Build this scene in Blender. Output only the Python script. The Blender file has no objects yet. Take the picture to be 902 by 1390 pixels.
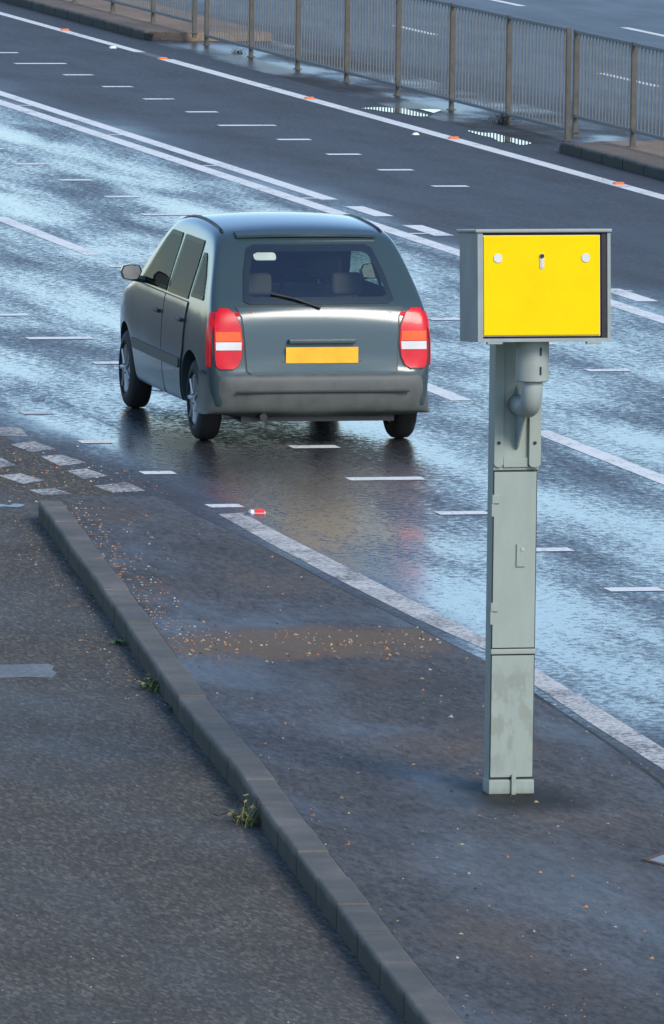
import bpy, bmesh, math, random
from mathutils import Vector, Matrix
from mathutils.bvhtree import BVHTree

# ------------------------------------------------------------------ camera
CAM_H = 6.6
FPX = 12500.0                 # focal length in pixels of the 902 px wide photograph
YAW, PITCH, ROLL = 0.222005, 0.103710, 0.012
fw = Vector((math.sin(YAW)*math.cos(PITCH), math.cos(YAW)*math.cos(PITCH), -math.sin(PITCH)))
r0 = Vector((math.cos(YAW), -math.sin(YAW), 0))
u0 = r0.cross(fw)
rt = r0*math.cos(ROLL) + u0*math.sin(ROLL)
up = u0*math.cos(ROLL) - r0*math.sin(ROLL)
scene = bpy.context.scene
cam = bpy.data.objects.new("camera", bpy.data.cameras.new("camera"))
scene.collection.objects.link(cam)
cam.matrix_world = Matrix(((rt.x, up.x, -fw.x, 0), (rt.y, up.y, -fw.y, 0), (rt.z, up.z, -fw.z, CAM_H), (0, 0, 0, 1)))
cam.data.sensor_fit = 'HORIZONTAL'
cam.data.sensor_width = 36
cam.data.lens = FPX/902*36
cam.data.clip_start = 1
cam.data.clip_end = 6000
scene.camera = cam

# ------------------------------------------------------------------ sky and sun
SUN_EL, SUN_AZ = math.radians(33), math.radians(158)      # azimuth clockwise from +Y
w = bpy.data.worlds.new("World")
scene.world = w
w.use_nodes = True
nt = w.node_tree
bg = nt.nodes["Background"]
sky = nt.nodes.new("ShaderNodeTexSky")
sky.sky_type = 'NISHITA'
sky.sun_disc = False
sky.sun_elevation = SUN_EL
sky.sun_rotation = SUN_AZ
sky.air_density = 1.0
sky.dust_density = 0.4
sky.ozone_density = 4.5
nt.links.new(sky.outputs[0], bg.inputs[0])
bg.inputs[1].default_value = 0.112
sl = bpy.data.lights.new("sun", 'SUN')
sl.energy = 1.5
sl.angle = math.radians(20)
sl.color = (1.0, 0.93, 0.82)
so = bpy.data.objects.new("sun", sl)
scene.collection.objects.link(so)
sd = Vector((math.sin(SUN_AZ)*math.cos(SUN_EL), math.cos(SUN_AZ)*math.cos(SUN_EL), math.sin(SUN_EL)))
so.rotation_euler = sd.to_track_quat('Z', 'Y').to_euler()
so.location = sd*60
vs = scene.view_settings
vs.view_transform = 'Standard'
vs.look = 'None'
vs.exposure = 1.1
vs.gamma = 1.0
vs.use_curve_mapping = False

rnd = random.Random(7)

# ------------------------------------------------------------------ helpers
def P(px, py, z=0.0):
    """photo pixel -> point on the horizontal plane at height z"""
    d = fw*FPX + rt*(px-451) + up*(695-py)
    t = (z-CAM_H)/d.z
    return Vector((d.x*t, d.y*t, z))

def link(o):
    scene.collection.objects.link(o)
    return o

def tag(o, label=None, cat=None, group=None, kind=None):
    if label: o["label"] = label
    if cat: o["category"] = cat
    if group: o["group"] = group
    if kind: o["kind"] = kind
    return o

def empty(name, loc=(0, 0, 0)):
    o = bpy.data.objects.new(name, None)
    o.location = loc
    return link(o)

class MB:
    def __init__(s): s.v = []; s.f = []; s.m = []
    def add(s, vs_, fs, mi=0):
        b = len(s.v)
        s.v += [tuple(v) for v in vs_]
        s.f += [tuple(i+b for i in f) for f in fs]
        s.m += [mi]*len(fs)
    def poly(s, pts, mi=0):
        s.add(pts, [tuple(range(len(pts)))], mi)
    def box(s, x0, x1, y0, y1, z0, z1, mi=0):
        s.add([(x0,y0,z0),(x1,y0,z0),(x1,y1,z0),(x0,y1,z0),(x0,y0,z1),(x1,y0,z1),(x1,y1,z1),(x0,y1,z1)],
              [(0,3,2,1),(4,5,6,7),(0,1,5,4),(1,2,6,5),(2,3,7,6),(3,0,4,7)], mi)
    def prism(s, pts, z0, z1, mi=0):
        n = len(pts)
        s.add([(p[0],p[1],z0) for p in pts]+[(p[0],p[1],z1) for p in pts],
              [tuple(reversed(range(n))), tuple(range(n,2*n))]+[(i,(i+1)%n,n+(i+1)%n,n+i) for i in range(n)], mi)
    def xprism(s, pts, x0, x1, mi=0):      # profile in (y,z) extruded along x
        n = len(pts)
        s.add([(x0,p[0],p[1]) for p in pts]+[(x1,p[0],p[1]) for p in pts],
              [tuple(range(n)), tuple(reversed(range(n,2*n)))]+[(i,n+i,n+(i+1)%n,(i+1)%n) for i in range(n)], mi)
    def yprism(s, pts, y0, y1, mi=0):      # profile in (x,z) extruded along y
        n = len(pts)
        s.add([(p[0],y0,p[1]) for p in pts]+[(p[0],y1,p[1]) for p in pts],
              [tuple(range(n)), tuple(reversed(range(n,2*n)))]+[(i,n+i,n+(i+1)%n,(i+1)%n) for i in range(n)], mi)
    def tube(s, path, rad, seg=20, mi=0, caps=True):
        path = [Vector(p) for p in path]
        rs = rad if isinstance(rad, (list, tuple)) else [rad]*len(path)
        rings = []
        ref = None
        for i, p in enumerate(path):
            t = (path[min(i+1, len(path)-1)]-path[max(i-1, 0)]).normalized()
            if ref is None:
                ref = t.orthogonal().normalized()
            ref = (ref - t*ref.dot(t)).normalized()
            b = t.cross(ref)
            rings.append([p+(ref*math.cos(2*math.pi*k/seg)+b*math.sin(2*math.pi*k/seg))*rs[i] for k in range(seg)])
        vs_ = [v for r in rings for v in r]
        fs = []
        for i in range(len(path)-1):
            for k in range(seg):
                a = i*seg+k; b2 = i*seg+(k+1)%seg
                fs.append((a, b2, b2+seg, a+seg))
        if caps:
            fs.append(tuple(reversed(range(seg))))
            fs.append(tuple(range((len(path)-1)*seg, len(path)*seg)))
        s.add(vs_, fs, mi)
    def build(s, name, mats, parent=None, bevel=0, smooth=False, loc=None, segs=2):
        me = bpy.data.meshes.new(name)
        me.from_pydata(s.v, [], s.f)
        if not isinstance(mats, (list, tuple)): mats = [mats]
        for m in mats: me.materials.append(m)
        me.polygons.foreach_set("material_index", s.m)
        bm = bmesh.new(); bm.from_mesh(me)
        bmesh.ops.recalc_face_normals(bm, faces=bm.faces)
        bm.to_mesh(me); bm.free()
        if smooth:
            for p in me.polygons: p.use_smooth = True
        me.update()
        o = bpy.data.objects.new(name, me)
        link(o)
        if parent is not None: o.parent = parent
        if loc is not None: o.location = loc
        if bevel:
            b = o.modifiers.new("bevel", 'BEVEL'); b.width = bevel; b.segments = segs
            b.limit_method = 'ANGLE'; b.angle_limit = math.radians(40)
            if smooth or True:
                for p in me.polygons: p.use_smooth = True
                wn = o.modifiers.new("wn", 'WEIGHTED_NORMAL'); wn.keep_sharp = True
        return o

# ------------------------------------------------------------------ materials
def new_mat(name):
    m = bpy.data.materials.new(name); m.use_nodes = True
    t = m.node_tree
    return m, t, t.nodes["Principled BSDF"]

class N:
    """tiny node-building helper"""
    def __init__(s, tree): s.t = tree
    def node(s, typ, **kw):
        n = s.t.nodes.new(typ)
        for k, v in kw.items(): setattr(n, k, v)
        return n
    def lk(s, a, b): s.t.links.new(a, b)
    def setin(s, n, i, v):
        if hasattr(v, "is_output") or isinstance(v, bpy.types.NodeSocket): s.lk(v, n.inputs[i])
        else: n.inputs[i].default_value = v
    def pos(s): return s.node("ShaderNodeNewGeometry").outputs["Position"]
    def obj(s): return s.node("ShaderNodeTexCoord").outputs["Object"]
    def mapping(s, v, scale=(1,1,1), loc=(0,0,0), rot=(0,0,0)):
        n = s.node("ShaderNodeMapping"); s.lk(v, n.inputs[0])
        n.inputs["Scale"].default_value = scale; n.inputs["Location"].default_value = loc; n.inputs["Rotation"].default_value = rot
        return n.outputs[0]
    def noise(s, v, scale, detail=3, rough=0.55, dist=0):
        n = s.node("ShaderNodeTexNoise"); s.lk(v, n.inputs["Vector"])
        n.inputs["Scale"].default_value = scale; n.inputs["Detail"].default_value = detail
        n.inputs["Roughness"].default_value = rough; n.inputs["Distortion"].default_value = dist
        return n.outputs[0]
    def vor(s, v, scale, out="Color"):
        n = s.node("ShaderNodeTexVoronoi"); s.lk(v, n.inputs["Vector"]); n.inputs["Scale"].default_value = scale
        return n.outputs[out]
    def math(s, op, a, b=0.0, clamp=False):
        n = s.node("ShaderNodeMath", operation=op); n.use_clamp = clamp
        s.setin(n, 0, a); s.setin(n, 1, b); return n.outputs[0]
    def rng(s, v, a, b, c=0.0, d=1.0, smooth=False):
        n = s.node("ShaderNodeMapRange")
        if smooth: n.interpolation_type = 'SMOOTHSTEP'
        s.setin(n, 0, v); s.setin(n, 1, a); s.setin(n, 2, b); s.setin(n, 3, c); s.setin(n, 4, d)
        return n.outputs[0]
    def mix(s, f, a, b):
        n = s.node("ShaderNodeMix", data_type='RGBA')
        s.setin(n, 0, f)
        for i, v in ((6, a), (7, b)):
            if isinstance(v, tuple): n.inputs[i].default_value = (*v[:3], 1)
            else: s.lk(v, n.inputs[i])
        return n.outputs[2]
    def mixf(s, f, a, b):
        n = s.node("ShaderNodeMix", data_type='FLOAT')
        s.setin(n, 0, f); s.setin(n, 2, a); s.setin(n, 3, b); return n.outputs[0]
    def sep(s, v):
        n = s.node("ShaderNodeSeparateXYZ"); s.lk(v, n.inputs[0]); return n.outputs
    def bump(s, h, strength, dist):
        n = s.node("ShaderNodeBump"); s.lk(h, n.inputs["Height"])
        n.inputs["Strength"].default_value = strength; n.inputs["Distance"].default_value = dist
        return n.outputs[0]

def simple(name, col, rough=0.5, metal=0.0, spec=0.5, coat=0.0, var=0.12, vscale=6.0):
    m, t, b = new_mat(name); n = N(t)
    nz = n.noise(n.obj(), vscale, 4)
    f = n.rng(nz, 0.3, 0.7)
    n.lk(n.mix(f, tuple(c*(1-var) for c in col), tuple(min(1, c*(1+var)) for c in col)), b.inputs["Base Color"])
    n.lk(n.rng(nz, 0.3, 0.7, max(0.02, rough-0.06), min(1, rough+0.06)), b.inputs["Roughness"])
    b.inputs["Metallic"].default_value = metal
    b.inputs["Specular IOR Level"].default_value = spec
    b.inputs["Coat Weight"].default_value = coat
    b.inputs["Coat Roughness"].default_value = 0.04
    return m

def asphalt(name, dark, light, wet_fn, chip=0.35, dry_spec=0.16, wet_rough=0.16, dry_rough=0.8, bumpd=0.004, wet_bump=0.24):
    m, t, b = new_mat(name); n = N(t)
    p = n.pos()
    g = n.mapping(p, (1, 0.24, 1))
    fine = n.noise(g, 44, 4, 0.8)
    chips = n.vor(g, 62, "Color")
    cs = n.sep(chips)[0]
    mid = n.noise(p, 1.1, 4, 0.6)
    f = n.math('ADD', n.math('MULTIPLY', n.rng(fine, 0.3, 0.7), 1-chip), n.math('MULTIPLY', n.math('POWER', cs, 3.0), chip))
    col = n.mix(f, dark, light)
    col = n.mix(n.rng(mid, 0.3, 0.75, 0.0, 0.35), col, tuple(c*0.6 for c in dark))
    wet = wet_fn(n, p)
    col = n.mix(n.math('MULTIPLY', wet, 0.5), col, tuple(c*0.45 for c in dark))
    n.lk(col, b.inputs["Base Color"])
    n.lk(n.mixf(wet, dry_rough, wet_rough), b.inputs["Roughness"])
    n.lk(n.mixf(wet, dry_spec, 0.5), b.inputs["Specular IOR Level"])
    h = n.math('ADD', n.math('MULTIPLY', fine, 0.6), n.math('MULTIPLY', cs, 0.4))
    h = n.math('MULTIPLY', h, n.mixf(wet, 1.0, wet_bump))
    n.lk(n.bump(h, 0.55, bumpd), b.inputs["Normal"])
    return m

def wet_road(n, p):
    x = n.sep(p)[0]
    jit = n.noise(n.mapping(p, (1, 0.22, 1)), 0.9, 3)
    xj = n.math('ADD', x, n.math('MULTIPLY', n.math('SUBTRACT', jit, 0.5), 1.6))
    zone = n.math('MULTIPLY', n.rng(xj, 12.5, 13.5, 0.15, 1, True), n.rng(xj, 20.0, 21.4, 1, 0.34, True))
    far = n.rng(xj, 26.0, 28.0, 0, 1.0, True)
        # patchy film of water: centimetre speckle inside broad lanes of wetter and drier surface
    track = n.noise(n.mapping(p, (1.0, 0.16, 1)), 1.3, 4, 0.6)
    speck = n.noise(n.mapping(p, (1, 0.6, 1)), 17.0, 5, 0.85)
    ruts = n.math('MULTIPLY', n.math('SINE', n.math('MULTIPLY', n.math('SUBTRACT', xj, 13.3), 3.49)), 0.045)
    speck = n.math('ADD', speck, ruts)
    big = n.rng(track, 0.34, 0.66, 0.40, 1.0)
    s = n.rng(n.math('ADD', speck, n.math('MULTIPLY', n.math('SUBTRACT', big, 0.6), 0.34)), 0.31, 0.60, 0.28, 1)
    near = n.math('MULTIPLY', zone, s, True)
    soft = n.math('MULTIPLY', far, n.rng(track, 0.3, 0.7, 0.45, 0.6))
    return n.math('MAXIMUM', near, soft)

def wet_patch(amount, sc=0.7, lo=0.45, hi=0.7):
    def fn(n, p):
        a = n.noise(n.mapping(p, (1, 0.35, 1)), sc, 4, 0.6)
        s = n.noise(p, 22, 3, 0.7)
        return n.math('MULTIPLY', n.rng(n.math('ADD', a, n.math('MULTIPLY', n.math('SUBTRACT', s, 0.5), 0.25)), lo, hi), amount, True)
    return fn

M = {}
M['road'] = asphalt("wet_asphalt", (0.030, 0.030, 0.031), (0.125, 0.122, 0.120), wet_road)
M['layby'] = asphalt("worn_asphalt", (0.036, 0.033, 0.029), (0.22, 0.195, 0.155), wet_patch(0.3), chip=0.5, dry_spec=0.09)
M['ground'] = simple("earth", (0.06, 0.07, 0.035), 0.9, var=0.4, vscale=0.2)

def pavement_mat():
    m, t, b = new_mat("footway_asphalt"); n = N(t)
    p = n.pos()
    fine = n.noise(n.mapping(p, (1, 0.24, 1)), 30, 4, 0.8)
    mid = n.noise(n.mapping(p, (1, 0.5, 1)), 0.8, 5, 0.6)
    col = n.mix(n.rng(fine, 0.3, 0.7), (0.026, 0.026, 0.028), (0.150, 0.143, 0.136))
    col = n.mix(n.rng(mid, 0.35, 0.7, 0, 0.5), col, (0.030, 0.029, 0.028))
    # silt washed across the footway in a band, and thinner silt beyond it
    c = P(415, 872, 0.12)
    sx = n.sep(p)
    dx = n.math('DIVIDE', n.math('SUBTRACT', sx[0], c.x), 0.95)
    dy = n.math('DIVIDE', n.math('SUBTRACT', sx[1], c.y), 0.85)
    d = n.math('ADD', n.math('MULTIPLY', dx, dx), n.math('MULTIPLY', dy, dy))
    edge = n.noise(n.mapping(p, (1, 0.6, 1)), 2.8, 6, 0.75)
    silt = n.rng(n.math('ADD', d, n.math('MULTIPLY', n.math('SUBTRACT', edge, 0.5), 4.0)), 1.5, 0.2, 0, 0.85, True)
    silt2 = n.rng(n.noise(n.mapping(p, (1, 0.4, 1), (3, 0, 0)), 1.0, 5, 0.65), 0.54, 0.70, 0, 0.4)
    silt = n.math('MAXIMUM', silt, silt2)
    scol = n.mix(n.noise(p, 30, 3), (0.11, 0.075, 0.046), (0.20, 0.138, 0.086))
    col = n.mix(silt, col, scol)
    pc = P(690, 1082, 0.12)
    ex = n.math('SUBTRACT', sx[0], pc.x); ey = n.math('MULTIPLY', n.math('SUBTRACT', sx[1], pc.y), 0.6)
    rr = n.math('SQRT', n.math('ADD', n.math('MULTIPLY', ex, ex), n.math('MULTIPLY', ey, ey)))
    foot_shadow = n.rng(n.math('ADD', rr, n.math('MULTIPLY', n.math('SUBTRACT', edge, 0.5), 0.3)), 0.16, 0.55, 0.9, 0, True)  # soft shadow round the post foot, painted into the footway colour
    col = n.mix(foot_shadow, col, (0.02, 0.019, 0.016))
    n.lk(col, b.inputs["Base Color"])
    wet = n.rng(n.noise(n.mapping(p, (1, 0.3, 1), (1.7, 2.2, 0)), 0.9, 4, 0.6), 0.45, 0.62)
    wet = n.math('MULTIPLY', wet, n.math('SUBTRACT', 1.0, silt))
    n.lk(n.mixf(wet, 0.8, 0.5), b.inputs["Roughness"])
    n.lk(n.mixf(wet, 0.14, 0.26), b.inputs["Specular IOR Level"])
    n.lk(n.bump(fine, 0.5, 0.003), b.inputs["Normal"])
    return m
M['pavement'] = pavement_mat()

def paint_mat(name, col, under, wear_lo, wear_hi, rough=0.55):
    m, t, b = new_mat(name); n = N(t)
    p = n.pos()
    w1 = n.noise(p, 26, 4, 0.7)
    w2 = n.noise(p, 2.0, 3)
    f = n.rng(n.math('ADD', w1, n.math('MULTIPLY', n.math('SUBTRACT', w2, 0.5), 0.5)), wear_lo, wear_hi)
    tint = n.mix(n.noise(p, 5, 3), tuple(c*0.82 for c in col), col)
    n.lk(n.mix(f, under, tint), b.inputs["Base Color"])
    b.inputs["Roughness"].default_value = rough
    b.inputs["Specular IOR Level"].default_value = 0.4
    n.lk(n.bump(w1, 0.3, 0.002), b.inputs["Normal"])
    return m
M['paint'] = paint_mat("white_road_paint", (0.84, 0.82, 0.75), (0.08, 0.08, 0.08), 0.26, 0.46)
M['paint_worn'] = paint_mat("worn_road_paint", (0.66, 0.62, 0.54), (0.09, 0.08, 0.07), 0.36, 0.56)
M['paint_old'] = paint_mat("old_road_paint", (0.62, 0.57, 0.49), (0.10, 0.085, 0.07), 0.45, 0.60)
M['paint_faint'] = paint_mat("faded_road_paint", (0.24, 0.235, 0.225), (0.10, 0.092, 0.08), 0.44, 0.72)

def kerb_mat():
    m, t, b = new_mat("kerb_concrete"); n = N(t)
    p = n.pos()
    a = n.noise(p, 3, 5, 0.65); f = n.noise(p, 45, 3, 0.7)
    col = n.mix(n.rng(a, 0.3, 0.7), (0.085, 0.078, 0.066), (0.185, 0.163, 0.132))
    col = n.mix(n.rng(n.noise(p, 1.3, 3), 0.4, 0.65, 0, 0.6), col, (0.075, 0.072, 0.06))
    col = n.mix(n.rng(f, 0.45, 0.75, 0, 0.5), col, (0.06, 0.06, 0.055))
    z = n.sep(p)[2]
    grime_shade = n.rng(n.math('ADD', z, n.math('MULTIPLY', a, 0.05)), 0.115, 0.14, 0.85, 0)  # face grime, painted darker for the shade of the side turned from light
    col = n.mix(grime_shade, col, (0.014, 0.020, 0.016))
    n.lk(col, b.inputs["Base Color"])
    b.inputs["Roughness"].default_value = 0.75
    b.inputs["Specular IOR Level"].default_value = 0.3
    n.lk(n.bump(f, 0.5, 0.004), b.inputs["Normal"])
    return m
M['kerb'] = kerb_mat()

def footway_far_mat():
    m, t, b = new_mat("brown_footway"); n = N(t)
    p = n.pos()
    a = n.noise(n.mapping(p, (1, 0.3, 1)), 1.2, 5, 0.65); f = n.noise(p, 30, 3, 0.7)
    col = n.mix(n.rng(a, 0.3, 0.7), (0.17, 0.125, 0.09), (0.33, 0.245, 0.18))
    col = n.mix(n.rng(f, 0.4, 0.7, 0, 0.5), col, (0.08, 0.065, 0.05))
    n.lk(col, b.inputs["Base Color"]); b.inputs["Roughness"].default_value = 0.9
    b.inputs["Specular IOR Level"].default_value = 0.15
    return m
M['brown'] = footway_far_mat()
M['crossing'] = asphalt("silty_asphalt", (0.040, 0.036, 0.032), (0.10, 0.088, 0.075), wet_patch(0.8, 0.6, 0.42, 0.6))

def water_mat():
    m, t, b = new_mat("puddle_water"); n = N(t)
    b.inputs["Base Color"].default_value = (0.012, 0.013, 0.014, 1)
    b.inputs["Roughness"].default_value = 0.02
    b.inputs["Specular IOR Level"].default_value = 0.5
    n.lk(n.bump(n.noise(n.pos(), 3, 2), 0.05, 0.004), b.inputs["Normal"])
    return m
M['water'] = water_mat()
M['damp'] = simple('shallow_damp_film', (0.10, 0.095, 0.10), 0.33, spec=0.35, var=0.4, vscale=9)

def post_mat():
    m, t, b = new_mat("grey_green_painted_steel"); n = N(t)
    p = n.obj()
    a = n.noise(n.mapping(p, (1, 1, 0.3)), 9, 5, 0.65)
    col = n.mix(n.rng(a, 0.3, 0.75), (0.235, 0.275, 0.24), (0.285, 0.325, 0.28))
    # dirty smear splashed up the lower panel
    s = n.sep(p)
    blot = n.noise(n.mapping(p, (1, 1, 0.5), (4.1, 0, 1.3)), 11, 5, 0.6)
    zz = n.math('MULTIPLY', n.rng(s[2], 0.72, 0.60, 0, 1, True), n.rng(s[2], 0.05, 0.25, 0.35, 1))
    dirt = n.math('MULTIPLY', n.rng(blot, 0.50, 0.58, 0, 0.40), zz)
    col = n.mix(dirt, col, (0.15, 0.15, 0.12))
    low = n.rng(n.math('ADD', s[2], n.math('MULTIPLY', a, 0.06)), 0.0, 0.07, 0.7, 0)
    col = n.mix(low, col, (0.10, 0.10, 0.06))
    n.lk(col, b.inputs["Base Color"])
    n.lk(n.rng(a, 0.3, 0.7, 0.42, 0.58), b.inputs["Roughness"])
    return m
M['post'] = post_mat()
M['housing'] = simple("grey_housing_paint", (0.23, 0.26, 0.255), 0.38)
M['pipe'] = simple("grey_pipe_paint", (0.29, 0.325, 0.30), 0.45)
M['dark'] = simple("dark_gap", (0.012, 0.012, 0.013), 0.7)
M['steel'] = simple("dull_steel", (0.45, 0.43, 0.40), 0.4, 0.7)
M['button'] = simple("grey_cap", (0.55, 0.54, 0.50), 0.5)

def yellow_mat():
    m, t, b = new_mat("yellow_reflective_sheet"); n = N(t)
    p = n.obj()
    a = n.noise(p, 5, 5, 0.7)
    col = n.mix(n.rng(a, 0.3, 0.7), (0.74, 0.52, 0.0), (0.80, 0.57, 0.0))
    col = n.mix(n.rng(n.noise(p, 14, 4, 0.7), 0.66, 0.78, 0, 0.12), col, (0.55, 0.35, 0.02))
    n.lk(col, b.inputs["Base Color"])
    b.inputs["Roughness"].default_value = 0.55
    b.inputs["Specular IOR Level"].default_value = 0.08
    return m
M['yellow'] = yellow_mat()
M['rim'] = simple("pinkish_edge_trim", (0.62, 0.50, 0.40), 0.5)
M['fence_post'] = simple("weathered_galvanised_post", (0.080, 0.072, 0.059), 0.55, 0.2, var=0.25, vscale=9)
M['fence_bar'] = simple("galvanised_bars", (0.115, 0.125, 0.13), 0.55, 0.2, var=0.2, vscale=4)
M['orange'] = simple("orange_reflector", (0.70, 0.16, 0.025), 0.3)
M['red'] = simple("red_reflector", (0.75, 0.02, 0.03), 0.25)
M['white'] = simple("white_plastic", (0.80, 0.80, 0.78), 0.45)

# car
def car_paint():
    m, t, b = new_mat("dark_teal_metallic_paint"); n = N(t)
    p = n.obj()
    fl = n.noise(p, 400, 2)
    col = n.mix(fl, (0.028, 0.051, 0.058), (0.050, 0.079, 0.087))
    dust = n.noise(p, 3, 5, 0.7)
    s = n.sep(p)
    d = n.math('MULTIPLY', n.rng(s[2], 0.95, 0.3, 0.02, 0.30), n.rng(dust, 0.3, 0.7, 0.5, 1))
    col = n.mix(n.math("MULTIPLY", d, 0.6), col, (0.10, 0.10, 0.085))
    n.lk(col, b.inputs["Base Color"])
    b.inputs["Metallic"].default_value = 0.12
    n.lk(n.mixf(d, 0.28, 0.55), b.inputs["Roughness"])
    n.lk(n.mixf(d, 0.7, 0.1), b.inputs["Coat Weight"])
    b.inputs["Specular IOR Level"].default_value = 0.1
    b.inputs["Coat Roughness"].default_value = 0.12
    return m
M['car'] = car_paint()
M['plastic'] = simple("dusty_grey_plastic", (0.085, 0.09, 0.082), 0.6, var=0.2, vscale=8)
M['black'] = simple("black_trim", (0.012, 0.013, 0.014), 0.5)
M['tyre'] = simple("tyre_rubber", (0.016, 0.016, 0.016), 0.8)
M['alloy'] = simple("silver_wheel_paint", (0.35, 0.36, 0.37), 0.35, 0.6)
def glass_mat(name, tint, gloss):
    m, t, b = new_mat(name); n = N(t)
    out = [x for x in t.nodes if x.type == 'OUTPUT_MATERIAL'][0]
    tr = n.node("ShaderNodeBsdfTransparent"); tr.inputs[0].default_value = (*tint, 1)
    gl = n.node("ShaderNodeBsdfGlossy"); gl.inputs["Roughness"].default_value = 0.03
    fr = n.node("ShaderNodeFresnel"); fr.inputs[0].default_value = 1.45
    mx = n.node("ShaderNodeMixShader")
    n.lk(n.math('MULTIPLY', fr.outputs[0], gloss), mx.inputs[0]); n.lk(tr.outputs[0], mx.inputs[1]); n.lk(gl.outputs[0], mx.inputs[2])
    n.lk(mx.outputs[0], out.inputs[0])
    t.nodes.remove(b)
    return m
M['glass'] = glass_mat("clear_car_glass", (0.78, 0.86, 0.80), 4.0)
M['side_glass'] = glass_mat("tinted_side_glass", (0.42, 0.50, 0.43), 0.28)
M['lamp_red'] = simple("red_lamp_lens", (0.50, 0.003, 0.010), 0.25, spec=0.25, coat=0.15)
_b = M['lamp_red'].node_tree.nodes['Principled BSDF']; _b.inputs['Emission Color'].default_value = (1, 0.01, 0.03, 1); _b.inputs['Emission Strength'].default_value = 0.05
M['lamp_amber'] = simple("amber_lamp_lens", (0.80, 0.10, 0.01), 0.25, spec=0.25, coat=0.15)
M['lamp_clear'] = simple("clear_lamp_lens", (0.62, 0.60, 0.57), 0.25, spec=0.3, coat=0.15)
M['plate'] = simple("yellow_number_plate", (0.80, 0.42, 0.015), 0.35)
M['bright'] = simple("pale_trim", (0.5, 0.52, 0.52), 0.35, 0.4)

# plants and scatter
M['leaf_green'] = simple("weed_green", (0.085, 0.15, 0.03), 0.6, var=0.4, vscale=30)
M['leaf_dry'] = simple("dry_grass", (0.26, 0.22, 0.09), 0.8, var=0.4, vscale=30)
M['leaf_dark'] = simple("dead_weed", (0.03, 0.032, 0.025), 0.8, var=0.4, vscale=30)
M['lit_orange'] = simple("orange_leaf_bits", (0.36, 0.135, 0.045), 0.8, var=0.4, vscale=20)
M['lit_tan'] = simple("tan_leaf_bits", (0.32, 0.225, 0.13), 0.8, var=0.4, vscale=20)
M['lit_pale'] = simple("pale_grit", (0.36, 0.33, 0.29), 0.8, var=0.3, vscale=20)
M['lit_dark'] = simple("dark_grit", (0.05, 0.045, 0.04), 0.8, var=0.3, vscale=20)

# ------------------------------------------------------------------ ground, roads, footways
def sheet(name, pts, z, mat, kind="structure"):
    mb = MB(); mb.poly([(p[0], p[1], z) for p in pts])
    return tag(mb.build(name, mat), kind=kind)

sheet("ground", [(-3000, -3000), (3000, -3000), (3000, 3500), (-3000, 3500)], -0.06, M['ground'])
Y0, Y1 = -60, 900
XK = 12.70
sheet("road", [(XK, Y0), (24.97, Y0), (24.97, Y1), (XK, Y1)], 0.0, M['road'])
sheet("road", [(26.75, Y0), (37.5, Y0), (37.5, Y1), (26.75, Y1)], 0.0, M['road'])
sheet("layby", [(-8, Y0), (XK, Y0), (XK, Y1), (-8, Y1)], 0.0, M['layby'])

# far footway under the railing: raised at both ends, flush across the gap
KL, KR = 122.35, 99.55
sheet("crossing", [(24.97, KR-0.3), (26.75, KR-0.3), (26.75, KL+0.3), (24.97, KL+0.3)], 0.0, M['crossing'])
def far_footway(y0, y1, flip):
    mb = MB()
    ye = y1 if not flip else y0
    s = -1 if not flip else 1
    pts = [(25.065, y0 if not flip else y1), (26.70, y0 if not flip else y1), (26.70, ye), (25.5, ye), (25.065, ye+s*0.5)]
    mb.prism(pts, -0.05, 0.115)
    tag(mb.build("footpath", M['brown'], bevel=0.01), kind="structure")
    kb = MB()
    yy = y0; 
    if flip:
        ys = [y0+0.25+0.915*i for i in range(int((y1-y0)/0.915))]
    else:
        ys = [y1-0.25-0.915*(i+1) for i in range(int((y1-y0)/0.915))]
    for a in ys:
        kb.box(24.98, 25.06, a+0.004, a+0.911, -0.05, 0.125)
    # splayed end stone dropping to the road
    e = y0 if flip else y1
    a = e+0.25*(1 if flip else -1)
    kb.prism([(24.98, a), (25.06, a), (25.02, e), (25.06, e)] if flip else [(25.02, e), (25.06, e), (25.06, a), (24.98, a)], -0.05, 0.09)
    tag(kb.build("kerb", M['kerb'], bevel=0.018), kind="structure")
far_footway(KL, 260, True)
far_footway(-20, KR, False)

# near footway island
def poly_px(pts, z): return [P(x, y, z) for x, y in pts]
PZ = 0.12
ko = poly_px([(52,681),(58,690),(68,702),(82,721),(97,745),(125,780),(165,837),(207,898),(240,946),(280,996),(325,1050),(352,1091),(400,1155),(451,1222),(510,1300),(556,1358)], PZ)
d = (ko[-1]-ko[-4]).normalized()
ko += [ko[-1]+d*4, ko[-1]+d*12, ko[-1]+d*24]
def resample(pts, step):
    out = [pts[0].copy()]; acc = 0
    for a, b in zip(pts, pts[1:]):
        L = (b-a).length; t = 0
        while acc + (L-t) >= step:
            t += step-acc; acc = 0
            out.append(a.lerp(b, t/L))
        acc += L-t
    return out
def smooth_line(pts, n=4):
    for _ in range(n):
        pts = [pts[0]]+[(pts[i-1]+pts[i]*2+pts[i+1])/4 for i in range(1, len(pts)-1)]+[pts[-1]]
    return pts
ko = smooth_line(resample(ko, 0.15), 10)
KW = 0.165
def normals(pts):
    ns = []
    for i in range(len(pts)):
        t = (pts[min(i+1, len(pts)-1)]-pts[max(i-1, 0)]).normalized()
        ns.append(Vector((-t.y, t.x, 0)))        # towards the footway (line runs towards the viewer)
    return ns
kn = normals(ko)
if kn[20].x < 0: kn = [-v for v in kn]
ki = [p+v*KW for p, v in zip(ko, kn)]
kb = MB()
i = 0; k = 0
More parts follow.
